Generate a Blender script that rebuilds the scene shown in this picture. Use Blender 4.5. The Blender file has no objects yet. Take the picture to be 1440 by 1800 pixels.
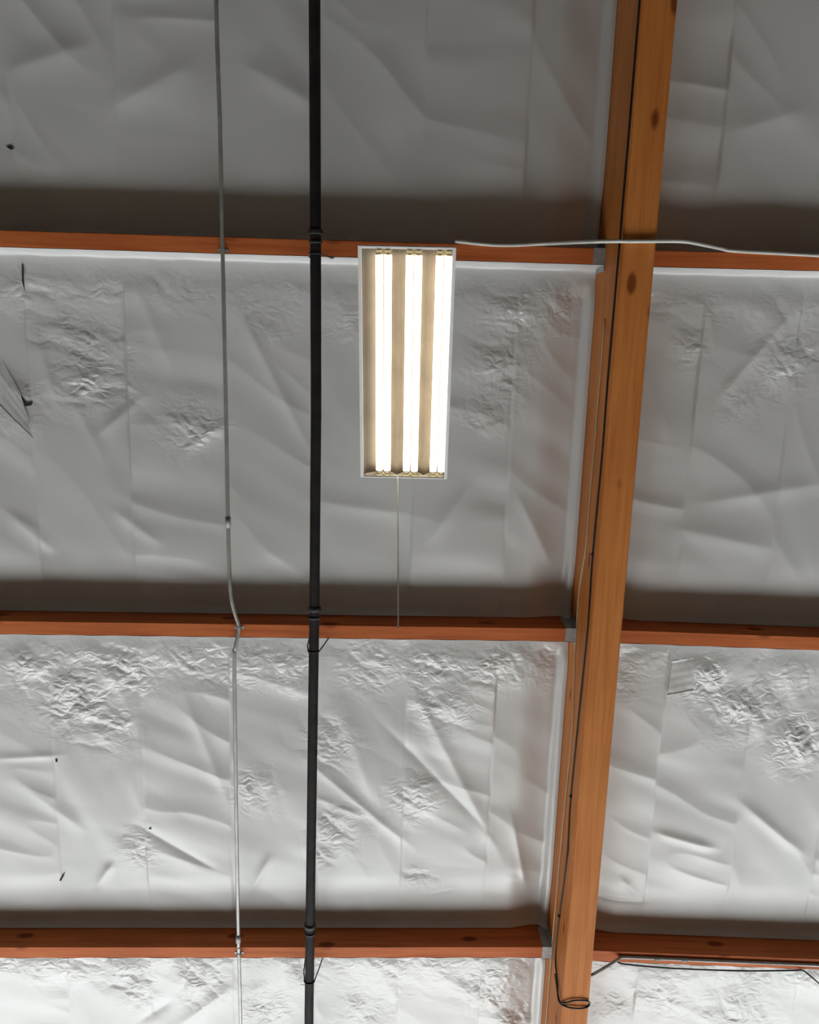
import bpy, bmesh, math, random
import numpy as np
from mathutils import Matrix, Vector

random.seed(7)
SC = bpy.context.scene
COL = SC.collection
CAM_Z = 1.5                      # eye height of the photographer above the floor
H = 5.07                         # purlin undersides above the eye
HB = 4.71                        # glulam underside above the eye

# ------------------------------------------------------------------ camera
F, CX, CY = 1440.0, 720.0, 900.0
def nrm(v):
    v = np.array(v, float); return v / np.linalg.norm(v)
dY = nrm([510 - CX, 7704 - CY, F])
dX = np.array([75000., 1900., 1440.]); dX = nrm(dX - dY * (dX @ dY))
dZ = np.cross(dX, dY)
RW = np.array([dX, dY, dZ])      # eye frame (right, down, forward) -> world
cam_d = bpy.data.cameras.new('camera'); cam = bpy.data.objects.new('camera', cam_d); COL.objects.link(cam)
cam_d.sensor_fit = 'HORIZONTAL'; cam_d.sensor_width = 36.0; cam_d.lens = 36.0 * F / 1440.0
cam_d.clip_end = 200
right, down, fwd = RW[:, 0], RW[:, 1], RW[:, 2]
m = Matrix.Identity(4)
for i in range(3):
    m[i][0] = right[i]; m[i][1] = -down[i]; m[i][2] = -fwd[i]
m[2][3] = CAM_Z
cam.matrix_world = m
SC.camera = cam

def un(px, py, h):
    """the point of the level plane h above the eye that the photo shows at (px, py)"""
    r = RW @ np.array([px - CX, py - CY, F]); r = r * (h / r[2])
    return np.array([r[0], r[1], h + CAM_Z])

# ------------------------------------------------------------------ light and exposure
vs = SC.view_settings
vs.view_transform = 'Standard'; vs.look = 'None'; vs.gamma = 1.0; vs.use_curve_mapping = False
vs.exposure = 3.0
W = bpy.data.worlds.new('sky'); SC.world = W; W.use_nodes = True
W.node_tree.nodes['Background'].inputs[0].default_value = (0.75, 0.86, 1.0, 1)
W.node_tree.nodes['Background'].inputs[1].default_value = 0.1
# late sun falls through the open loading front onto the concrete; the floor throws it up at the roof
DOOR_Y, DOOR_X0, DOOR_X1, DOOR_H = 19.0, -17.0, 17.0, 6.4
ld = bpy.data.lights.new('sun', 'SUN'); ld.energy = 6.35; ld.angle = 0.01; ld.color = (0.95, 0.985, 1.0)
lo = bpy.data.objects.new('sun', ld); COL.objects.link(lo)
lo.location = (0, 30, 20); lo.rotation_euler = (math.radians(-60), 0, 0)

# ------------------------------------------------------------------ materials
def mat(name, color=(0.8, 0.8, 0.8), rough=0.5, metal=0.0, spec=0.5):
    M = bpy.data.materials.new(name); M.use_nodes = True
    b = M.node_tree.nodes['Principled BSDF']
    b.inputs['Base Color'].default_value = (*color, 1); b.inputs['Roughness'].default_value = rough
    b.inputs['Metallic'].default_value = metal; b.inputs['Specular IOR Level'].default_value = spec
    return M
def nodes(M):
    t = M.node_tree; return t.nodes, t.links, t.nodes['Principled BSDF']
def ramp(N, stops):
    r = N.new('ShaderNodeValToRGB'); e = r.color_ramp.elements
    while len(e) < len(stops): e.new(0.5)
    for k, (p, c) in enumerate(stops): e[k].position = p; e[k].color = (*c, 1)
    return r
def wood(name, dark, mid, light, grain, rough=0.55, lam=None):
    """procedural timber; grain = stretch per axis (small along the grain); lam = lamination thickness along z"""
    M = mat(name, mid, rough, 0, 0.2); N, L, B = nodes(M)
    tc = N.new('ShaderNodeTexCoord'); mp = N.new('ShaderNodeMapping'); mp.inputs['Scale'].default_value = grain
    L.new(tc.outputs['Object'], mp.inputs['Vector'])
    n1 = N.new('ShaderNodeTexNoise'); n1.inputs['Scale'].default_value = 1.0; n1.inputs['Detail'].default_value = 5; n1.inputs['Roughness'].default_value = 0.6
    L.new(mp.outputs['Vector'], n1.inputs['Vector'])
    r1 = ramp(N, [(0.28, dark), (0.5, mid), (0.75, light)]); L.new(n1.outputs['Fac'], r1.inputs['Fac'])
    # broad board to board variation
    n2 = N.new('ShaderNodeTexNoise'); n2.inputs['Scale'].default_value = 1.3; n2.inputs['Detail'].default_value = 2
    L.new(tc.outputs['Object'], n2.inputs['Vector'])
    mx = N.new('ShaderNodeMix'); mx.data_type = 'RGBA'; mx.blend_type = 'MULTIPLY'
    r2 = ramp(N, [(0.3, (0.78, 0.74, 0.72)), (0.7, (1.0, 1.0, 1.0))]); L.new(n2.outputs['Fac'], r2.inputs['Fac'])
    mx.inputs[0].default_value = 0.7
    L.new(r1.outputs['Color'], mx.inputs[6]); L.new(r2.outputs['Color'], mx.inputs[7])
    # knots
    mk = N.new('ShaderNodeMapping'); mk.inputs['Scale'].default_value = tuple(2.2 if g < 5 else 5.0 for g in grain)
    L.new(tc.outputs['Object'], mk.inputs['Vector'])
    vo = N.new('ShaderNodeTexVoronoi'); vo.inputs['Scale'].default_value = 1.0; L.new(mk.outputs['Vector'], vo.inputs['Vector'])
    rk = ramp(N, [(0.10, (0.26, 0.14, 0.09)), (0.17, (1, 1, 1))]); L.new(vo.outputs['Distance'], rk.inputs['Fac'])
    m2 = N.new('ShaderNodeMix'); m2.data_type = 'RGBA'; m2.blend_type = 'MULTIPLY'; m2.inputs[0].default_value = 0.85
    L.new(mx.outputs[2], m2.inputs[6]); L.new(rk.outputs['Color'], m2.inputs[7])
    out = m2.outputs[2]
    if lam:
        sx = N.new('ShaderNodeSeparateXYZ'); L.new(tc.outputs['Object'], sx.inputs[0])
        md = N.new('ShaderNodeMath'); md.operation = 'PINGPONG'; md.inputs[1].default_value = lam / 2
        ad = N.new('ShaderNodeMath'); ad.inputs[1].default_value = lam / 2; L.new(sx.outputs['Z'], ad.inputs[0]); L.new(ad.outputs[0], md.inputs[0])
        dv = N.new('ShaderNodeMath'); dv.operation = 'DIVIDE'; dv.inputs[1].default_value = lam / 2; L.new(md.outputs[0], dv.inputs[0])
        rl = ramp(N, [(0.0, (0.35, 0.28, 0.25)), (0.07, (1, 1, 1))]); L.new(dv.outputs[0], rl.inputs['Fac'])
        m3 = N.new('ShaderNodeMix'); m3.data_type = 'RGBA'; m3.blend_type = 'MULTIPLY'; m3.inputs[0].default_value = 0.9
        L.new(out, m3.inputs[6]); L.new(rl.outputs['Color'], m3.inputs[7]); out = m3.outputs[2]
    L.new(out, B.inputs['Base Color'])
    bp = N.new('ShaderNodeBump'); bp.inputs['Strength'].default_value = 0.12; bp.inputs['Distance'].default_value = 0.004
    L.new(n1.outputs['Fac'], bp.inputs['Height']); L.new(bp.outputs['Normal'], B.inputs['Normal'])
    return M
def grained(name, c1, c2, scale, rough, metal=0.0):
    M = mat(name, c1, rough, metal); N, L, B = nodes(M)
    tc = N.new('ShaderNodeTexCoord'); n = N.new('ShaderNodeTexNoise'); n.inputs['Scale'].default_value = scale; n.inputs['Detail'].default_value = 4
    L.new(tc.outputs['Object'], n.inputs['Vector']); r = ramp(N, [(0.35, c1), (0.65, c2)])
    L.new(n.outputs['Fac'], r.inputs['Fac']); L.new(r.outputs['Color'], B.inputs['Base Color'])
    return M
def foil_material():
    M = mat('foil facing', (0.72, 0.72, 0.715), 0.4, 0.13, 0.3); N, L, B = nodes(M)
    tc = N.new('ShaderNodeTexCoord')
    n = N.new('ShaderNodeTexNoise'); n.inputs['Scale'].default_value = 1.1; n.inputs['Detail'].default_value = 3
    L.new(tc.outputs['Object'], n.inputs['Vector'])
    r = ramp(N, [(0.35, (0.64, 0.64, 0.63)), (0.65, (0.685, 0.68, 0.675))]); L.new(n.outputs['Fac'], r.inputs['Fac'])
    L.new(r.outputs['Color'], B.inputs['Base Color'])
    n3 = N.new('ShaderNodeTexNoise'); n3.inputs['Scale'].default_value = 2.3; n3.inputs['Detail'].default_value = 2
    L.new(tc.outputs['Object'], n3.inputs['Vector'])
    rr = N.new('ShaderNodeMapRange'); rr.inputs[1].default_value = 0.3; rr.inputs[2].default_value = 0.7; rr.inputs[3].default_value = 0.32; rr.inputs[4].default_value = 0.44
    L.new(n3.outputs['Fac'], rr.inputs[0]); L.new(rr.outputs[0], B.inputs['Roughness'])
    n2 = N.new('ShaderNodeTexNoise'); n2.inputs['Scale'].default_value = 45; n2.inputs['Detail'].default_value = 3
    L.new(tc.outputs['Object'], n2.inputs['Vector'])
    bp = N.new('ShaderNodeBump'); bp.inputs['Strength'].default_value = 0.10; bp.inputs['Distance'].default_value = 0.004
    L.new(n2.outputs['Fac'], bp.inputs['Height'])
    # sharp small creases where the sheet is crumpled
    at = N.new('ShaderNodeAttribute'); at.attribute_name = 'crinkle'
    nz = N.new('ShaderNodeTexNoise'); nz.inputs['Scale'].default_value = 9; nz.inputs['Detail'].default_value = 3; L.new(tc.outputs['Object'], nz.inputs['Vector'])
    mv = N.new('ShaderNodeMix'); mv.data_type = 'VECTOR'; mv.inputs[0].default_value = 0.12; L.new(tc.outputs['Object'], mv.inputs[4]); L.new(nz.outputs['Color'], mv.inputs[5])
    mpv = N.new('ShaderNodeMapping'); mpv.inputs['Rotation'].default_value = (0, 0, 0.7); mpv.inputs['Scale'].default_value = (13, 24, 13); L.new(mv.outputs[1], mpv.inputs['Vector'])
    vo = N.new('ShaderNodeTexVoronoi'); vo.feature = 'DISTANCE_TO_EDGE'; vo.inputs['Scale'].default_value = 1.0; L.new(mpv.outputs['Vector'], vo.inputs['Vector'])
    mm = N.new('ShaderNodeMath'); mm.operation = 'MULTIPLY'; L.new(vo.outputs['Distance'], mm.inputs[0]); L.new(at.outputs['Fac'], mm.inputs[1])
    b2 = N.new('ShaderNodeBump'); b2.inputs['Strength'].default_value = 0.55; b2.inputs['Distance'].default_value = 0.022
    L.new(mm.outputs[0], b2.inputs['Height']); L.new(bp.outputs['Normal'], b2.inputs['Normal']); L.new(b2.outputs['Normal'], B.inputs['Normal'])
    return M
M_FOIL = foil_material()
M_PURLIN = wood('purlin fir', (0.40, 0.092, 0.026), (0.56, 0.148, 0.042), (0.65, 0.19, 0.058), (1.2, 26, 26))
M_BEAM = wood('glulam fir', (0.46, 0.145, 0.032), (0.60, 0.21, 0.048), (0.68, 0.265, 0.07), (30, 1.3, 30), lam=0.038)
M_ZINC = grained('galvanised steel', (0.32, 0.33, 0.33), (0.42, 0.43, 0.43), 30, 0.55, 0.4)
M_EMT = grained('conduit steel', (0.36, 0.36, 0.34), (0.46, 0.46, 0.44), 12, 0.42, 0.6)
M_EMTL = grained('painted conduit', (0.55, 0.55, 0.51), (0.64, 0.64, 0.60), 12, 0.45)
M_PIPE = grained('black iron pipe', (0.012, 0.009, 0.010), (0.022, 0.017, 0.018), 9, 0.6)
M_PIPE.node_tree.nodes['Principled BSDF'].inputs['Specular IOR Level'].default_value = 0.2
M_IRON = grained('black iron fitting', (0.012, 0.011, 0.011), (0.024, 0.022, 0.022), 15, 0.55)
M_WIRE = mat('black cable', (0.014, 0.012, 0.012), 0.5)
M_TAN = mat('tan cable', (0.55, 0.42, 0.26), 0.5)
M_WHITE = grained('white enamel', (0.78, 0.77, 0.76), (0.84, 0.83, 0.82), 8, 0.4)
M_REFL = grained('lamp reflector', (0.13, 0.115, 0.10), (0.17, 0.15, 0.13), 6, 0.5, 0.2)
M_SOCK = mat('lamp socket', (0.90, 0.76, 0.42), 0.5)
M_BRASS = mat('lamp cap', (0.62, 0.56, 0.44), 0.35, 0.7)
M_CHAIN = mat('bead chain nickel', (0.50, 0.50, 0.46), 0.4, 0.3)
M_TEAR = mat('dark batt behind a tear', (0.03, 0.025, 0.02), 0.9)
M_CONC = grained('concrete floor', (0.295, 0.30, 0.295), (0.365, 0.37, 0.365), 1.5, 0.7)
M_WALL = grained('panel wall', (0.17, 0.16, 0.15), (0.21, 0.20, 0.18), 1.0, 0.8)
M_DECK = wood('plywood deck', (0.30, 0.19, 0.10), (0.38, 0.25, 0.14), (0.44, 0.30, 0.17), (2, 20, 20))
M_ASPH = grained('yard asphalt', (0.06, 0.06, 0.06), (0.09, 0.09, 0.09), 3, 0.9)
M_LAMP = bpy.data.materials.new('fluorescent tube glow'); M_LAMP.use_nodes = True
_b = M_LAMP.node_tree.nodes['Principled BSDF']
_b.inputs['Base Color'].default_value = (0.9, 0.88, 0.8, 1)
_b.inputs['Emission Color'].default_value = (1.0, 0.84, 0.58, 1); _b.inputs['Emission Strength'].default_value = 0.62

# ------------------------------------------------------------------ mesh helpers
class MB:
    def __init__(s): s.v = []; s.f = []
    def add(s, vs, fs):
        o = len(s.v); s.v += [tuple(map(float, p)) for p in vs]; s.f += [tuple(i + o for i in f) for f in fs]; return s
    def box(s, x0, x1, y0, y1, z0, z1, bev=0.0):
        bm = bmesh.new(); bmesh.ops.create_cube(bm, size=1)
        for v in bm.verts:
            v.co = ((x0 + x1) / 2 + v.co.x * (x1 - x0), (y0 + y1) / 2 + v.co.y * (y1 - y0), (z0 + z1) / 2 + v.co.z * (z1 - z0))
        if bev: bmesh.ops.bevel(bm, geom=bm.edges[:], offset=bev, segments=2, affect='EDGES')
        bm.verts.index_update()
        s.add([v.co for v in bm.verts], [[v.index for v in f.verts] for f in bm.faces]); bm.free(); return s
    def tube(s, pts, r, n=10, caps=True):
        P = [np.array(p, float) for p in pts]; k = len(P); rs = r if hasattr(r, '__len__') else [r] * k
        T = [nrm(P[min(i + 1, k - 1)] - P[max(i - 1, 0)]) for i in range(k)]
        a = np.array([0., 0., 1.]) if abs(T[0][2]) < 0.9 else np.array([1., 0., 0.])
        u = nrm(a - T[0] * (a @ T[0])); vs_ = []
        for i in range(k):
            u = nrm(u - T[i] * (u @ T[i])); w = np.cross(T[i], u)
            for j in range(n):
                t = 2 * math.pi * j / n; vs_.append(P[i] + rs[i] * (u * math.cos(t) + w * math.sin(t)))
        fs = [(i * n + j, i * n + (j + 1) % n, (i + 1) * n + (j + 1) % n, (i + 1) * n + j) for i in range(k - 1) for j in range(n)]
        if caps: fs += [tuple(range(n - 1, -1, -1)), tuple((k - 1) * n + j for j in range(n))]
        return s.add(vs_, fs)
    def build(s, name, material, parent=None, smooth=False):
        me = bpy.data.meshes.new(name); me.from_pydata(s.v, [], s.f); me.validate(); me.update()
        o = bpy.data.objects.new(name, me); COL.objects.link(o); me.materials.append(material)
        if smooth: me.shade_smooth()
        if parent: o.parent = parent
        return o
def smooth_path(pts, n=8):
    """Catmull-Rom through the points"""
    P = [np.array(p, float) for p in pts]; P = [2 * P[0] - P[1]] + P + [2 * P[-1] - P[-2]]; out = []
    for i in range(1, len(P) - 2):
        for k in range(n):
            t = k / n; a, b, c, d = P[i - 1], P[i], P[i + 1], P[i + 2]
            out.append(0.5 * (2 * b + (c - a) * t + (2 * a - 5 * b + 4 * c - d) * t * t + (3 * b - a - 3 * c + d) * t ** 3))
    out.append(P[-2]); return out
def tag(o, label, cat, group=None):
    o['label'] = label; o['category'] = cat
    if group: o['group'] = group
    return o
def struct(o): o['kind'] = 'structure'; return o
def empty(name, loc=(0, 0, 0)):
    o = bpy.data.objects.new(name, None); o.location = loc; o.empty_display_size = 0.1; COL.objects.link(o); return o

# ------------------------------------------------------------------ the setting
RX0, RX1, RY0 = -18.0, 18.0, -12.0
ZD = CAM_Z + H + 0.36            # underside of roof deck
struct(MB().box(RX0 - .2, RX1 + .2, RY0 - .2, DOOR_Y + .2, -0.2, 0).build('floor', M_CONC))
struct(MB().box(RX0 - .2, RX1 + .2, RY0 - .2, DOOR_Y + .2, ZD, ZD + .03).build('ceiling', M_DECK))
struct(MB().box(RX0 - .2, RX0, RY0, DOOR_Y, 0, ZD).build('wall_left', M_WALL))
struct(MB().box(RX1, RX1 + .2, RY0, DOOR_Y, 0, ZD).build('wall_right', M_WALL))
struct(MB().box(RX0, RX1, RY0 - .2, RY0, 0, ZD).build('wall_back', M_WALL))
wf = MB().box(RX0, DOOR_X0, DOOR_Y, DOOR_Y + .2, 0, ZD).box(DOOR_X1, RX1, DOOR_Y, DOOR_Y + .2, 0, ZD).box(DOOR_X0, DOOR_X1, DOOR_Y, DOOR_Y + .2, DOOR_H, ZD)
struct(wf.build('wall_front', M_WALL))
struct(MB().box(-60, 60, DOOR_Y + .2, DOOR_Y + 60, -0.2, -0.02).build('ground', M_ASPH))

# purlin lines: the +y edge of the underside, at the left end and at the right end of each side of the beam
BX0, BX1 = 1.222, 1.408          # glulam faces
XL, XR = -3.6, 4.1
PW, PH = 0.092, 0.33
BAY = 2.405
def line(xa, ya, xb, yb): return lambda x: ya + (yb - ya) * (x - xa) / (xb - xa)
LEFT = [line(-2.35, -0.461 - BAY, 1.2, -0.467 - BAY), line(-2.35, -0.458, 1.16, -0.468), line(-2.53, 1.954, 1.17, 1.912),
        line(-2.7, 4.388, 1.14, 4.314), line(-2.7, 4.388 + BAY, 1.14, 4.314 + BAY)]
RIGHT = [line(1.5, -0.466 - BAY, 2.5, -0.472 - BAY), line(1.5, -0.466, 2.5, -0.474), line(1.5, 1.915, 2.83, 1.932),
         line(1.5, 4.335, 3.17, 4.377), line(1.5, 4.335 + BAY, 3.17, 4.377 + BAY)]

def make_purlin(name, fn, xa, xb, hanger_at):
    ya, yb = fn(xa), fn(xb); ang = math.atan2(yb - ya, xb - xa); ln = math.hypot(xb - xa, yb - ya)
    o = MB().box(0, ln, -PW, 0, 0, PH, 0.004).build(name, M_PURLIN)
    o.location = (xa, ya, CAM_Z + H); o.rotation_euler = (0, 0, ang)
    if hanger_at is not None:
        x0, x1 = (ln - 0.072, ln - 0.001) if hanger_at == 'end' else (0.001, 0.072)
        t = 0.004
        h = MB().box(x0, x1, -PW - t, t, -t, -0.0005)
        h.box(x0, x1, 0.0005, t, -t, 0.2).box(x0, x1, -PW - t, -PW - 0.0005, -t, 0.2)
        xf0, xf1 = (x1 - t, x1) if hanger_at == 'end' else (x0, x0 + t)
        h.box(xf0, xf1, t, 0.04, -t, 0.2).box(xf0, xf1, -PW - 0.04, -PW - t, -t, 0.2)
        h.build('joist_hanger', M_ZINC, o)
    return o
ORD = ['', 'uppermost', 'middle', 'lowest']
UND = ['', 'behind the light fixture', 'just below the hanging pull chain', 'near the bottom of the photo']
RGT = ['', 'crossed by the bent light conduit', 'above the lifted foil flap', 'with black cable sagging below it']
for i in range(1, 4):
    p = make_purlin('roof_purlin', LEFT[i], XL, BX0 - 0.002, 'end')
    tag(p, f'{ORD[i]} reddish timber purlin left of the glulam beam, {UND[i]}', 'beam', 'roof purlins')
    p = make_purlin('roof_purlin', RIGHT[i], BX1 + 0.002, XR, 'start')
    tag(p, f'{ORD[i]} reddish timber purlin right of the glulam beam, {RGT[i]}', 'beam', 'roof purlins')
for i, nm in ((0, 'trim_1'), (4, 'trim_2')):   # the next rafters, outside the photo
    struct(make_purlin(nm, LEFT[i], XL, BX0 - 0.002, None))
for i, nm in ((0, 'trim_3'), (4, 'trim_4')):
    struct(make_purlin(nm, RIGHT[i], BX1 + 0.002, XR, None))

# glulam beam
BY0, BY1 = RY0, DOOR_Y
beam = MB().box(BX0, BX1, BY0, BY1, 0, ZD - CAM_Z - HB - 0.001, 0.006).build('roof_beam', M_BEAM)
beam.location = (0, 0, CAM_Z + HB)
tag(beam, 'thick orange glued laminated timber beam running from top to bottom right of the light', 'beam')

# ------------------------------------------------------------------ foil facing of the insulation
def hsh(ix, iy, s):
    h = (ix.astype(np.int64) * 374761393 + iy.astype(np.int64) * 668265263 + s * 1442695041) & 0xffffffff
    h = ((h ^ (h >> 13)) * 1274126177) & 0xffffffff
    h = ((h ^ (h >> 16)) * 2246822519) & 0xffffffff
    return ((h ^ (h >> 15)) & 0xffffff) / float(0xffffff)
def vnoise(x, y, s):
    ix, iy = np.floor(x), np.floor(y); fx, fy = x - ix, y - iy
    fx = fx * fx * fx * (fx * (fx * 6 - 15) + 10); fy = fy * fy * fy * (fy * (fy * 6 - 15) + 10)
    a, b, c, d = hsh(ix, iy, s), hsh(ix + 1, iy, s), hsh(ix, iy + 1, s), hsh(ix + 1, iy + 1, s)
    return (a * (1 - fx) + b * fx) * (1 - fy) + (c * (1 - fx) + d * fx) * fy
def fbm(x, y, s, o=3):
    r, a, t = 0, 1., 0
    for k in range(o): r = r + a * vnoise(x * 2 ** k + 17 * k, y * 2 ** k - 9 * k, s + k); t += a; a *= .5
    return r / t
def facets(x, y, s):
    """creased plates: distance to the second minus the first of scattered points, softened"""
    ix, iy = np.floor(x), np.floor(y); f1 = np.full(x.shape, 9.); f2 = np.full(x.shape, 9.); g = np.zeros(x.shape)
    for dx in (-1, 0, 1):
        for dy in (-1, 0, 1):
            cx, cy = ix + dx, iy + dy
            ux = x - (cx + hsh(cx, cy, s)); uy = y - (cy + hsh(cx, cy, s + 5))
            d = np.sqrt(ux * ux + uy * uy)
            tilt = ux * (hsh(cx, cy, s + 9) - .5) + uy * (hsh(cx, cy, s + 11) - .5)
            n = d < f1; f2 = np.where(n, f1, np.minimum(f2, d)); g = np.where(n, tilt, g); f1 = np.where(n, d, f1)
    e = f2 - f1
    return np.minimum(e, 0.45) * 0.35 + g * np.minimum(e * 4, 1) * 2.2
def smst(a, b, x): t = np.clip((x - a) / (b - a), 0, 1); return t * t * (3 - 2 * t)

ZF = H + 0.2
def P2(px, py): q = un(px, py, ZF); return q[0], q[1]
# crinkled patches (photo position, radius in m, strength) and long folds in the facing
PATCH = [(60, 500, .28, .9), (170, 640, .34, 1.2), (300, 480, .3, .8), (110, 590, .25, .8), (340, 745, .26, .9), (470, 540, .3, .5),
         (610, 560, .25, .6), (880, 640, .26, 1.1), (900, 540, .3, .9), (985, 510, .3, 1.0), (860, 720, .2, .8), (1240, 520, .3, .7),
         (1390, 640, .3, .9), (1215, 610, .2, .7), (1400, 520, .25, .7), (30, 720, .3, .5), (1300, 700, .25, .5),
         (50, 1170, .3, 1.2), (130, 1225, .32, 1.2), (230, 1160, .3, 1.1), (340, 1150, .25, .8), (200, 1280, .22, .9), (500, 1150, .3, 1.0),
         (450, 1385, .2, 1.0), (585, 1300, .25, .9), (650, 1160, .3, 1.1), (760, 1150, .3, 1.2), (860, 1160, .25, 1.2), (780, 1240, .25, .9),
         (960, 1165, .25, 1.0), (730, 1400, .22, .7), (745, 1560, .2, 1.0), (590, 1450, .25, .8), (240, 1490, .2, .6), (560, 1500, .15, .6),
         (1240, 1180, .3, 1.2), (1320, 1240, .3, 1.2), (1400, 1300, .28, 1.1), (1280, 1250, .25, 1.0), (1390, 1180, .3, .8), (1100, 1200, .2, .5),
         (230, 1720, .3, 1.2), (350, 1710, .3, 1.2), (470, 1770, .25, 1.2), (540, 1710, .2, 1.2), (860, 1730, .3, 1.1), (700, 1710, .3, .8),
         (640, 1780, .3, .8), (900, 1790, .2, 1.0), (1150, 1740, .3, .9), (1300, 1780, .4, 1.0), (1080, 1770, .2, .8)]
PATCH = [(*P2(a, b), r, s) for a, b, r, s in PATCH]
FOLD = [(735, 1225, 865, 1475, .05, .016), (690, 1290, 850, 1450, .035, -.010), (560, 1350, 705, 1470, .035, .012), (640, 1430, 560, 1400, .03, .01),
        (600, 1240, 650, 1390, .06, .012), (900, 1440, 925, 1560, .03, .012), (430, 560, 540, 780, .05, .014), (180, 800, 130, 700, .05, .012),
        (240, 500, 300, 640, .05, .010), (250, 700, 180, 760, .04, .010), (915, 880, 965, 985, .05, .014), (820, 860, 760, 940, .06, .01),
        (1310, 1415, 1400, 1490, .045, .016), (1160, 1462, 1245, 1485, .035, .016), (1095, 1545, 1130, 1583, .03, .014), (1060, 1580, 1130, 1585, .02, .018),
        (1200, 930, 1340, 960, .08, .016), (1250, 880, 1430, 850, .07, .014), (1130, 640, 1170, 760, .05, .01), (1270, 690, 1380, 560, .04, .012),
        (70, 600, 100, 700, .04, .012), (330, 790, 395, 745, .04, .01), (315, 1800, 400, 1735, .06, .022), (250, 1790, 300, 1760, .04, -.014),
        (0, 1330, 100, 1325, .03, .008), (60, 1390, 140, 1450, .06, .012), (330, 1230, 400, 1400, .05, .012), (255, 1455, 370, 1520, .035, -.012),
        (170, 1560, 195, 1520, .03, .016), (440, 1570, 470, 1510, .03, .016), (750, 1570, 800, 1560, .03, .014), (30, 120, 150, 85, .08, .014),
        (200, 190, 330, 120, .08, .012), (440, 120, 540, 180, .08, .014), (680, 100, 700, 220, .09, .012), (1290, 230, 1400, 200, .08, .012),
        (1250, 600, 1240, 520, .03, .01), (560, 880, 700, 900, .06, .010), (30, 910, 90, 960, .05, .012), (210, 900, 280, 950, .05, .012)]
FOLD = [(*P2(a, b), *P2(c, d), w, h) for a, b, c, d, w, h in FOLD]
SEAM0 = P2(250, 1300)[0]         # facing seams run every two feet from this one
SEAMR = P2(1160, 1300)[0]

MASK = {}
def relief(X, Y, v, ln, seed, crinkle, seam0):
    """height of the crumpled sheet (down negative); v = distance from the stapled edge"""
    k = np.floor((X - seam0) / 0.61); u = (X - seam0) / 0.61 - k
    sx, sy = X + k * 3.7, Y + k * 1.9                     # every two foot strip creases on its own
    ang = 0.6 + 0.5 * np.sin(k * 2.1 + seed)
    a = sx * np.cos(ang) + sy * np.sin(ang); b = -sx * np.sin(ang) + sy * np.cos(ang)
    z = -0.008 * (1 - np.abs(2 * fbm(a * 0.9, b * 3.2, seed, 2) - 1) * 2.2)            # long diagonal folds
    z = z + 0.022 * (fbm(sx * 1.1, sy * 1.0, seed + 31, 2) - .5)
    z = z - 0.005 * np.sin(np.pi * u) ** 1.0                                            # each strip pillows between its seams
    mk = smst(0.50, 0.05, v + 0.25 * (vnoise(X * 2.5, Y * 2.5, seed + 3) - .5)) * crinkle
    pt = np.zeros(X.shape)
    for (px, py, r, s) in PATCH:
        d2 = (X - px) ** 2 + (Y - py) ** 2; pt = np.maximum(pt, s * np.exp(-d2 / (0.55 * r * r)))
    mk = np.maximum(mk * 0.7, pt) * (0.45 + 0.9 * vnoise(X * 5, Y * 5, seed + 8))
    ca, sa = np.cos(0.75 + 0.5 * np.sin(k * 1.7)), np.sin(0.75 + 0.5 * np.sin(k * 1.7))
    wx = sx * ca + sy * sa + 0.07 * fbm(sx * 6, sy * 6, seed + 40, 3); wy = -sx * sa + sy * ca + 0.07 * fbm(sx * 6 + 9, sy * 6, seed + 44, 3)
    rid = lambda f, q, sd: np.abs(2 * vnoise(wx * f, wy * q, sd) - 1)
    z = z - (0.020 * mk + 0.0012) * rid(3.2, 6.5, seed + 80) + 0.010 * mk * facets(wx * 5.0, wy * 8.0, seed + 50)
    z = z - 0.0085 * np.maximum(mk - .10, 0) * rid(9, 15, seed + 84) + 0.0070 * np.maximum(mk - .15, 0) * facets(wx * 13 + 3, wy * 20, seed + 60)
    z = z - 0.0032 * np.maximum(mk - .25, 0) * rid(24, 36, seed + 88)
    for (x0, y0, x1, y1, w, h) in FOLD:
        L_ = math.hypot(x1 - x0, y1 - y0); tx, ty = (x1 - x0) / L_, (y1 - y0) / L_
        s_ = (X - x0) * tx + (Y - y0) * ty; d = -(X - x0) * ty + (Y - y0) * tx
        e = smst(-0.3 * L_, 0.25 * L_, s_) * smst(1.3 * L_, 0.75 * L_, s_)
        z = z - h * e * np.exp(-np.abs(d / w) ** 1.5)
    MASK['m'] = mk
    # seams: a tucked valley with the next strip lapped a little lower
    z = z + 0.0022 * np.exp(-(np.minimum(u, 1 - u) * 0.61 / 0.010) ** 2) - 0.0018 * smst(0.09, 0.0, u)
    return z

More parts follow.
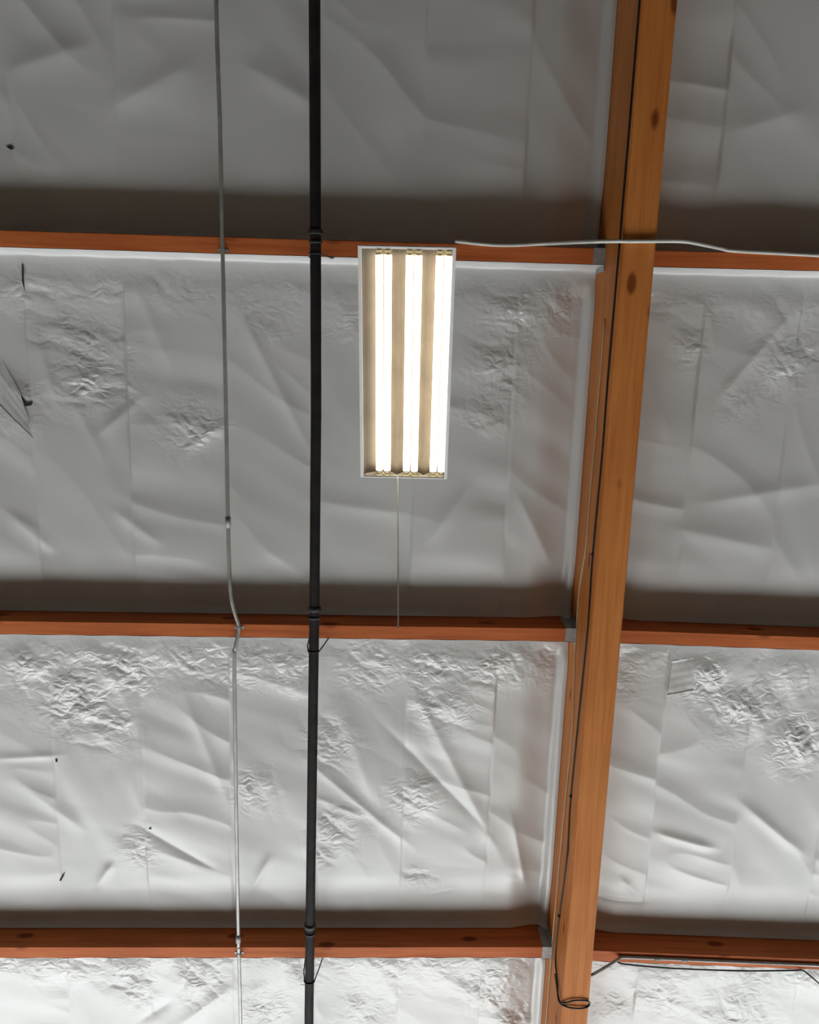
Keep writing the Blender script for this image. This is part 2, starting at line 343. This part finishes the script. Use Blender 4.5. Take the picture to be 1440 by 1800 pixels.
SURF = {}
def foil_sheet(fa, fb, xa, xb, seed, crinkle, seam0, beam_side, step=0.0095):
    nx = int((xb - xa) / step) + 1; xs = np.linspace(xa, xb, nx)
    # section across the bay in (share of bay run, offset): stapled flap, belly, the tuck before the next purlin, lip
    run = 2.405 - PW
    prof = [(0.004, 0.006), (0.005, 0.06), (0.006, 0.12), (0.009, 0.165), (0.022, 0.198), (0.06, 0.206), (0.13, 0.200), (0.24, 0.186), (0.5, 0.190), (1.0, 0.188), (1.5, 0.186),
            (run - 0.60, 0.186), (run - 0.45, 0.188), (run - 0.34, 0.196), (run - 0.22, 0.213), (run - 0.10, 0.216), (run - 0.05, 0.212), (run - 0.024, 0.200), (run - 0.004, 0.186)]
    pth = np.array(smooth_path([(a, b, 0) for a, b in prof], 14))[:, :2]
    arc = np.concatenate([[0], np.cumsum(np.hypot(*np.diff(pth, axis=0).T))])
    ny = int(arc[-1] / step) + 1; q = np.linspace(0, arc[-1], ny)
    pv = np.interp(q, arc, pth[:, 0]); pz = H + np.interp(q, arc, pth[:, 1])
    X, V = np.meshgrid(xs, pv, indexing='ij'); Z0 = np.broadcast_to(pz, X.shape)
    ya = np.array([fa(x) for x in xs]); yb = np.array([fb(x) - PW for x in xs])
    Y = ya[:, None] + V * ((yb - ya) / run)[:, None]
    d = relief(X, Y, V, run, seed, crinkle, seam0)
    fade = smst(0.0, 0.16, V - 0.012) * smst(0.0, 0.10, run - V)
    fade = fade * (1 - 0.55 * smst(run - 0.45, run - 0.3, V))
    if beam_side == 'right': e = xb - X
    else: e = X - xa
    fade = fade * smst(0.0, 0.12, e)
    Z = Z0 + d * fade
    Z = Z + 0.006 * np.sin(X * 19 + seed) * np.exp(-((V - 0.05) / 0.06) ** 2)
    # flange folded down along the glulam
    belly = smst(0.08, 0.2, V)
    Z = Z + belly * (0.035 * smst(0.32, 0.10, e) - 0.045 * smst(0.075, 0.02, e))
    Z = np.minimum(Z, H + 0.335)
    vt = np.stack([X, Y, Z + CAM_Z], -1).reshape(-1, 3)
    i = np.arange(nx - 1)[:, None] * ny + np.arange(ny - 1)[None, :]
    fc = np.stack([i, i + 1, i + ny + 1, i + ny], -1).reshape(-1, 4)      # normals face the room
    me = bpy.data.meshes.new('foil_insulation')
    me.vertices.add(len(vt)); me.vertices.foreach_set('co', vt.ravel().astype(np.float32))
    me.loops.add(fc.size); me.loops.foreach_set('vertex_index', fc.ravel().astype(np.int32))
    me.polygons.add(len(fc)); me.polygons.foreach_set('loop_start', np.arange(0, fc.size, 4, dtype=np.int32))
    at = me.attributes.new('crinkle', 'FLOAT', 'POINT'); at.data.foreach_set('value', np.clip(MASK['m'] * fade, 0, 1.5).ravel().astype(np.float32))
    me.update(calc_edges=True); me.validate(); me.shade_smooth(); me.materials.append(M_FOIL)
    o = bpy.data.objects.new('foil_insulation', me); COL.objects.link(o)
    def height(x, y):
        ii = int(round((x - xa) / (xb - xa) * (nx - 1))); ii = max(0, min(nx - 1, ii))
        jj = int(np.argmin(np.abs(Y[ii] - y))); return Z[ii, jj] + CAM_Z
    o_h[o.name] = height
    return o
o_h = {}
XF0, XF1 = -3.55, 4.05
LB = ['shadowed smooth silver foil sheet at the top, left of the beam above the light fixture',
      'crinkled silver foil sheet left of the beam behind the light fixture',
      'bright wrinkled silver foil sheet left of the beam below the pull chain',
      'brightest silver foil sheet at the bottom, left of the beam under the lowest purlin']
RB = ['shadowed silver foil sheet in the top right corner right of the beam',
      'silver foil sheet right of the beam just below the bent light conduit',
      'silver foil sheet right of the beam with a lifted bright flap near its upper edge',
      'silver foil sheet in the bottom right corner behind the sagging black cable']
CR = [0.15, 0.8, 1.2, 1.3]
FL, FR = [], []
for i in range(4):
    o = foil_sheet(LEFT[i], LEFT[i + 1], XF0, BX0 - 0.003, 11 + 100 * i, CR[i], SEAM0, 'right'); tag(o, LB[i], 'insulation', 'foil faced insulation sheets'); FL.append(o)
    o = foil_sheet(RIGHT[i], RIGHT[i + 1], BX1 + 0.003, XF1, 57 + 100 * i, CR[i], SEAMR, 'left'); tag(o, RB[i], 'insulation', 'foil faced insulation sheets'); FR.append(o)

def tear(sheet, pts, name='tear', material=None, drop=0.004, thick=0.002):
    """a small slit or flap lying on the facing: outline given on the sheet"""
    hf = o_h[sheet.name]; q = [P2(*p) for p in pts]
    top = [(x, y, hf(x, y) - drop) for x, y in q]; n = len(q)
    bot = [(x, y, z - thick) for x, y, z in top]
    MB().add(top + bot, [tuple(range(n)), tuple(range(2 * n - 1, n - 1, -1))] + [(i, i + n, (i + 1) % n + n, (i + 1) % n) for i in range(n)]).build(name, material or M_TEAR, sheet)
tear(FL[1], [(39, 462), (43, 466), (46, 490), (47, 512), (43, 495), (40, 478)])
tear(FL[1], [(36, 688), (50, 706), (61, 706), (58, 712), (46, 714), (30, 690)])
tear(FL[2], [(106, 1545), (112, 1535), (116, 1530), (113, 1538), (109, 1546)])
tear(FL[2], [(100, 1331), (103, 1330), (104, 1335), (101, 1337)])
tear(FL[0], [(14, 259), (22, 258), (29, 263), (22, 265)])
tear(FL[2], [(262, 1453), (268, 1451), (268, 1454)])
# lifted flaps of facing
def flap(sheet, quad, lift):
    hf = o_h[sheet.name]; n = 14; vs_, fs = [], []
    A, B, C, D = [np.array(P2(*p)) for p in quad]
    for i in range(n + 1):
        for j in range(n + 1):
            s, t = i / n, j / n; p = (A * (1 - s) + B * s) * (1 - t) + (D * (1 - s) + C * s) * t
            z = hf(p[0], p[1]) + 0.004 - (0.009 + lift * t) * smst(0, .5, t) * (0.3 + 0.7 * s)  - 0.004 * math.sin(5 * s + 3 * t) * t - 0.003 * math.sin(17 * s + 11 * t) * math.cos(9 * s - 13 * t)
            vs_.append((p[0], p[1], z))
    k = len(vs_); vs_ += [(x, y, z - 0.0008) for x, y, z in vs_]
    I = lambda i, j: i * (n + 1) + j
    for i in range(n):
        for j in range(n):
            f = (I(i, j), I(i + 1, j), I(i + 1, j + 1), I(i, j + 1)); fs += [f, tuple(a + k for a in f[::-1])]
    rim = [I(i, 0) for i in range(n)] + [I(n, j) for j in range(n)] + [I(i, n) for i in range(n, 0, -1)] + [I(0, j) for j in range(n, 0, -1)]
    fs += [(rim[a], rim[(a + 1) % len(rim)], rim[(a + 1) % len(rim)] + k, rim[a] + k) for a in range(len(rim))]
    MB().add(vs_, fs).build('loose_flap', M_FOIL, sheet, True)
flap(FR[2], [(1236, 1152), (1228, 1208), (1170, 1217), (1179, 1160)], 0.012)
flap(FL[1], [(-10, 610), (-10, 700), (66, 768), (40, 690)], 0.03)

# ------------------------------------------------------------------ black sprinkler pipe and its hangers
PZ = H - 0.2; PR = 0.0315
px_at = lambda y: float(np.interp(y, [-1.8, -0.58, 0.4, 1.7, 2.15, 3.93, 4.7], [-0.497, -0.484, -0.474, -0.476, -0.48, -0.491, -0.496]))
ys = np.linspace(-5.2, 7.6, 60)
pipe = MB().tube([(px_at(y), y, PZ + CAM_Z) for y in ys], PR, 20).build('sprinkler_pipe', M_PIPE, None, True)
tag(pipe, 'black iron pipe running from top to bottom left of the light fixture', 'pipe')
def ring(y, half, r): return MB().tube([(px_at(y), y - half, PZ + CAM_Z), (px_at(y), y - half + .006, PZ + CAM_Z), (px_at(y), y + half - .006, PZ + CAM_Z), (px_at(y), y + half, PZ + CAM_Z)], [r * .93, r, r, r * .93], 20)
for y in (un(555, 408, PZ)[1], un(553, 1070, PZ)[1], un(545, 1627, PZ)[1]):
    c = ring(y, 0.014, PR + 0.010).build('coupling', M_IRON, pipe, True)
    ring(y + 0.055, 0.008, PR + 0.008).build('coupling', M_IRON, pipe, True)
HL = ['', 'black wire pipe hanger on the uppermost purlin, left of the light fixture', 'black wire pipe hanger on the middle purlin, left of the pull chain',
      'black wire pipe hanger on the lowest purlin near the bottom of the photo']
for i in range(1, 4):
    x = px_at(LEFT[i](-.48)); y = LEFT[i](-.48) + 0.008; zt = H + 0.03 + CAM_Z; zp = PZ + CAM_Z; r = PR + 0.004
    pts = [(x - 0.052, y, zt), (x - 0.048, y, zp + 0.08)]
    pts += [(x + r * math.cos(t), y, zp + r * math.sin(t)) for t in np.linspace(math.radians(172), math.radians(352 + 10), 14)]
    pts += [(x + 0.052, y, zp + 0.09), (x + 0.075, y, zt)]
    hg = MB().tube(pts, 0.0042, 8)
    o = hg.build('pipe_hanger', M_IRON, None, True); tag(o, HL[i], 'hanger', 'pipe hangers')
    for dx in (-0.052, 0.075):
        MB().box(x + dx - .012, x + dx + .012, y - 0.006, y + 0.002, zt - .012, zt + .012, .002).build('nail_plate', M_IRON, o)

# ------------------------------------------------------------------ conduit at the left
CR_ = 0.0125; CZ = H - CR_ - 0.001
cp = [(380, -260), (380, 0), (387, 230), (391, 425), (397, 700), (401, 918), (403, 990), (406, 1045), (412, 1075), (420, 1100), (418, 1118), (413, 1142), (412, 1165), (415, 1400), (419, 1640), (420, 1676), (423, 1800), (427, 2100)]
sag = [0, 0, 0, 0, 0, 0, 0.0, 0.012, 0.008, 0, 0.004, 0.012, 0.012, .008, 0, 0, 0, 0]
cpts = []
for (a, b), s in zip(cp, sag): cpts.append(un(a, b, CZ - s))
cond = MB().tube(smooth_path(cpts, 6), CR_, 12).build('electrical_conduit', M_EMT, None, True)
tag(cond, 'thin grey metal conduit with a kink at the middle purlin, left of the black pipe', 'conduit')
for (a, b, ln) in ((401, 918, .035), (419, 1650, .03)):
    c = un(a, b, CZ); MB().tube([c + (0, -ln, 0), c + (0, ln, 0)], CR_ + .005, 14).build('coupling', M_ZINC, cond, True)
for (a, b, i) in ((391.5, 440, 1), (420, 1104, 2), (420, 1677, 3)):
    c = un(a, b, CZ); t = MB()
    arc = [(c[0] + (CR_ + .002) * math.cos(q), c[2] + (CR_ + .002) * math.sin(q)) for q in np.linspace(math.pi, 2 * math.pi, 9)]
    prof = [(c[0] - .032, H + CAM_Z - .002), (c[0] - CR_ - .002, H + CAM_Z - .002)] + arc + [(c[0] + CR_ + .002, H + CAM_Z - .002), (c[0] + .032, H + CAM_Z - .002)]
    n = len(prof); v0 = [(x, c[1] - .009, z) for x, z in prof] + [(x, c[1] + .009, z) for x, z in prof]
    v1 = [(x, y, z - .002) for x, y, z in v0]
    t.add(v0, [(k, k + 1, n + k + 1, n + k) for k in range(n - 1)]); t.add(v1, [(k, n + k, n + k + 1, k + 1) for k in range(n - 1)])
    t.build('strap', M_ZINC, cond)

# ------------------------------------------------------------------ light conduit crossing under the glulam by the upper purlin
r2 = 0.0105; zc = H - r2 - 0.002; zb = HB - r2 - 0.002
q = [un(800, 424, zc), un(880, 431, zc), un(965, 428, zc - .03)]
q += [un(1030, 425, zb + .06), un(1075, 424, zb), un(1120, 424, zb), un(1195, 424, zb), un(1225, 428, zb + .06), un(1268, 437, zc - .04), un(1290, 441, zc), un(1380, 446, zc), un(1500, 452, zc)]
c2 = MB().tube(smooth_path(q, 8), r2, 12).build('electrical_conduit', M_EMTL, None, True)
tag(c2, 'pale bent conduit passing under the glulam beam at the uppermost purlin', 'conduit')
# conduit along the lowest purlin at the right, with its offset at the beam
zq = H - r2 - .001
q = [un(1041, 1714, HB + .10), un(1062, 1702, HB + .2), un(1088, 1686, zq - .015), un(1100, 1683, zq), un(1200, 1687, zq), un(1320, 1692, zq), un(1440, 1697, zq), un(1600, 1704, zq)]
q[0][0] = max(q[0][0], BX1 + r2 + .002)
c3 = MB().tube(smooth_path(q, 8), r2, 12).build('electrical_conduit', M_EMT, None, True)
tag(c3, 'grey conduit bending out from the beam and along the lowest purlin at right', 'conduit')
for a, b in ((1155, 1685.5), (1203, 1687.5)):
    c = un(a, b, zq); MB().tube([c + (-.02, 0, 0), c + (.02, 0, 0)], r2 + .004, 12).build('coupling', M_ZINC, c3, True)

# ------------------------------------------------------------------ cables on the beam and the right hand purlin
rw = 0.0055
xs_ = BX0 - rw - .001
def onside(py, z):              # a point on the beam's left face at photo row py
    lo, hi = -6.0, 8.0
    for _ in range(50):
        mid = (lo + hi) / 2; c = RW.T @ np.array([xs_, mid, z])
        if CY + F * c[1] / c[2] < py: lo = mid
        else: hi = mid
    return np.array([xs_, lo, z + CAM_Z])
rows = [(-300, 4.735), (0, 4.735), (200, 4.74), (424, 4.75), (660, 4.77), (800, 4.765), (975, 4.80), (1100, 4.78), (1250, 4.83), (1400, 4.87), (1500, 4.85), (1610, 4.93), (1680, 4.95)]
path = [onside(a, z) for a, z in rows]
y_e = onside(1765, HB)[1]
path += [np.array([xs_ - .004, path[-1][1] + .09, HB + .12 + CAM_Z]), np.array([xs_ - .008, y_e - .01, HB + .02 + CAM_Z])]
zl = HB - rw - .002 + CAM_Z
path += [np.array([BX0 + .03, y_e + .012, zl]), np.array([BX0 + .1, y_e + .022, zl - .004]), np.array([BX1 - .02, y_e + .018, zl]), np.array([BX1 + rw + .002, y_e - .0, zl + .012]),
         np.array([BX1 - .015, y_e - .035, zl]), np.array([BX0 + .09, y_e - .04, zl - .003]), np.array([BX0 + .02, y_e - .02, zl - .002]), np.array([xs_ - .004, y_e - .01, zl + .03]), np.array([xs_, y_e - .05, zl + .22])]
cab = MB().tube(smooth_path(path, 6), rw, 8).build('electrical_cable', M_WIRE, None, True)
tag(cab, 'black cable stapled along the left beam face, looped under the beam near bottom', 'cable')
for a, z in ((424, 4.75), (975, 4.80), (1400, 4.87), (1610, 4.93)):
    c = onside(a, z); MB().box(c[0] - rw - .003, BX0, c[1] - .006, c[1] + .006, c[2] - .014, c[2] + .014, .002).build('staple', M_IRON, cab)
rows = [(560, 4.95), (700, 4.96), (850, 4.98), (960, 4.985), (1030, 5.07), (1120, 5.07), (1180, 5.04), (1280, 4.98), (1420, 5.02), (1560, 5.06), (1700, 5.08), (1850, 5.08)]
tc_ = MB().tube(smooth_path([onside(a, z) + (0.0015, 0, 0) for a, z in rows], 6), 0.0045, 8).build('electrical_cable', M_TAN, None, True)
tag(tc_, 'thin tan wire running loosely along the upper left face of the glulam beam', 'cable')
zk = H - .03
q = [un(1085, 1690, H - .004), un(1100, 1695, zk), un(1180, 1702, zk - .02), un(1300, 1706.5, zk - .02), un(1390, 1706, zk - .01), un(1411, 1706, H - .004), un(1425, 1716, zk - .01), un(1440, 1729, zk - .03), un(1490, 1775, zk - .05), un(1560, 1840, H + .1)]
bc = MB().tube(smooth_path(q, 8), 0.0055, 8).build('electrical_cable', M_WIRE, None, True)
tag(bc, 'black cable sagging under the lowest purlin right of the beam', 'cable')

# ------------------------------------------------------------------ hanging fluorescent fixture
A0 = np.array([-0.206, -0.430, 4.127]); A1 = np.array([0.267, -0.433, 4.113]); A3 = np.array([-0.186, 0.751, 4.433]); A2 = np.array([0.288, 0.748, 4.419])
ce = (A0 + A1 + A2 + A3) / 4; vdir = nrm((A3 + A2) - (A0 + A1)); udir = (A1 + A2) - (A0 + A3); udir = nrm(udir - vdir * (udir @ vdir)); wdir = np.cross(udir, vdir)
fix = empty('light_fixture'); fm = Matrix.Identity(4)
for i in range(3): fm[i][0], fm[i][1], fm[i][2], fm[i][3] = udir[i], vdir[i], wdir[i], ce[i] + (CAM_Z if i == 2 else 0)
fix.matrix_world = fm
tag(fix, 'hanging fluorescent light fixture with three bright pairs of tubes and a pull chain', 'lamp')
hw, hl = 0.237, 0.61
# housing: pan with outward lips, tapering upwards
def pan(hw, hl, dep, taper, lip):
    r0 = [(-hw, -hl), (hw, -hl), (hw, hl), (-hw, hl)]
    rings = [([(x * (hw - lip) / hw, y * (hl - .006) / hl) for x, y in r0], 0.0), (r0, 0.0), (r0, 0.012), ([(x * (hw - .006) / hw, y) for x, y in r0], 0.013), ([(x * (hw - taper) / hw, y * (hl - .01) / hl) for x, y in r0], dep)]
    inner = [([(x * (hw - lip) / hw, y * (hl - .006) / hl) for x, y in r0], 0.0), ([(x * (hw - taper - .004) / hw, y * (hl - .016) / hl) for x, y in r0], dep - .004)]
    b = MB()
    for seq, flip in ((rings, 1), (inner, 0)):
        vs_ = [(x, y, z) for rg, z in seq for x, y in rg]; fs = []
        for i in range(len(seq) - 1):
            for j in range(4):
                f = (i * 4 + j, i * 4 + (j + 1) % 4, (i + 1) * 4 + (j + 1) % 4, (i + 1) * 4 + j); fs.append(f if flip else f[::-1])
        k = (len(seq) - 1) * 4; fs.append((k, k + 1, k + 2, k + 3) if flip else (k + 3, k + 2, k + 1, k)); b.add(vs_, fs)
    return b
pan(hw, hl, 0.10, 0.05, 0.016).build('housing', M_WHITE, fix)
UC = [-0.113, 0.035, 0.181]; TD = 0.0185; SP = 0.0215; TW = 0.018
# reflector: peaked ridges between the lamp pairs
sec = [(-hw + .018, 0.004), (-hw + .030, 0.035), (-0.172, 0.050), (-0.155, 0.058), (-0.070, 0.058), (-0.062, 0.050), (-0.039, 0.022), (-0.016, 0.050), (-0.008, 0.058), (0.078, 0.058),
       (0.086, 0.050), (0.108, 0.022), (0.130, 0.050), (0.138, 0.058), (hw - .022, 0.058), (hw - .018, 0.004)]
n = len(sec); ve = hl - 0.010
rf = MB().add([(u, v, w) for v in (-ve, ve) for u, w in sec], [(i, n + i, n + i + 1, i + 1) for i in range(n - 1)])
rf.add([(u, v, w + .002) for v in (-ve, ve) for u, w in sec], [(i, i + 1, n + i + 1, n + i) for i in range(n - 1)])
rf.build('reflector', M_REFL, fix)
for e in (-1, 1):
    MB().box(-hw + .018, hw - .018, e * (hl - .009) - .003, e * (hl - .009) + .003, 0.004, 0.06).build('end_plate', M_WHITE, fix)
for uc in UC:
    for s in (-1, 1):
        u = uc + s * SP; ht = hl - 0.042
        tb = MB().tube([(u, v, TW) for v in np.linspace(-ht, ht, 12)], TD, 20).build('lamp_tube', M_LAMP, fix, True)
        for e in (-1, 1):
            MB().tube([(u, e * ht, TW), (u, e * (ht + .012), TW)], TD * .98, 20).build('end_cap', M_BRASS, tb, True)
            b = MB().box(u - .0155, u + .0155, e * (ht + .013) - (0 if e > 0 else .016), e * (ht + .013) + (.016 if e > 0 else 0), TW - .02, 0.05, .004)
            b.build('lamp_socket', M_SOCK, fix)
# two hanging chains up to the roof framing, behind the housing
inv = fm.inverted()
def links(p0, p1, ll=0.03, rr=0.0022):
    b = MB(); p0, p1 = np.array(p0), np.array(p1); L_ = np.linalg.norm(p1 - p0); k = int(L_ / (ll * .78)); d = (p1 - p0) / L_
    a = nrm(np.cross(d, [0.3, 1, .2])); c = np.cross(d, a)
    for i in range(k + 1):
        ctr = p0 + (p1 - p0) * (i + .0) / k; s = a if i % 2 else c; pts = []
        for t in np.linspace(0, 2 * math.pi, 13): pts.append(ctr + d * math.cos(t) * ll / 2 + s * math.sin(t) * ll * .28)
        b.tube(pts, rr, 6, False)
    return b
def loc(p): return np.array(inv @ Vector(p))
top1 = (0.03, LEFT[1](0) - PW / 2, H + CAM_Z - .004); top2 = (0.05, 0.62, o_h[FL[1].name](0.05, 0.62) - .003)
links((0.0, -0.55, 0.1), loc(top1)).build('hanging_chain', M_ZINC, fix, True)
links((0.0, 0.48, 0.1), loc(top2)).build('hanging_chain', M_ZINC, fix, True)
# bead pull chain, hanging plumb from the far end
w0 = np.array(fm @ Vector((-0.035, hl - .016, 0.02)))
yz = un(700.5, 1105, 1.0); zend = w0[1] / (yz[1])           # height above the eye where its end shows
x_ = yz[0] * zend
b = MB(); zz = w0[2]; z1 = zend + CAM_Z; nb = int((zz - z1) / 0.0135); pts = []; rs = []
for i in range(nb):
    z = zz - i * 0.0135; x = w0[0] + (x_ - w0[0]) * (i / nb) ** 0.5 * 0.9; p = loc((x, w0[1], z)); dz = loc((x, w0[1], z - .0135)) - p
    for t, r in ((0.0, .0008), (.15, .0018), (.4, .0026), (.65, .0018), (.8, .0008)): pts.append(p + dz * t); rs.append(r)
b.tube(pts, rs, 6).build('pull_chain', M_CHAIN, fix, True)
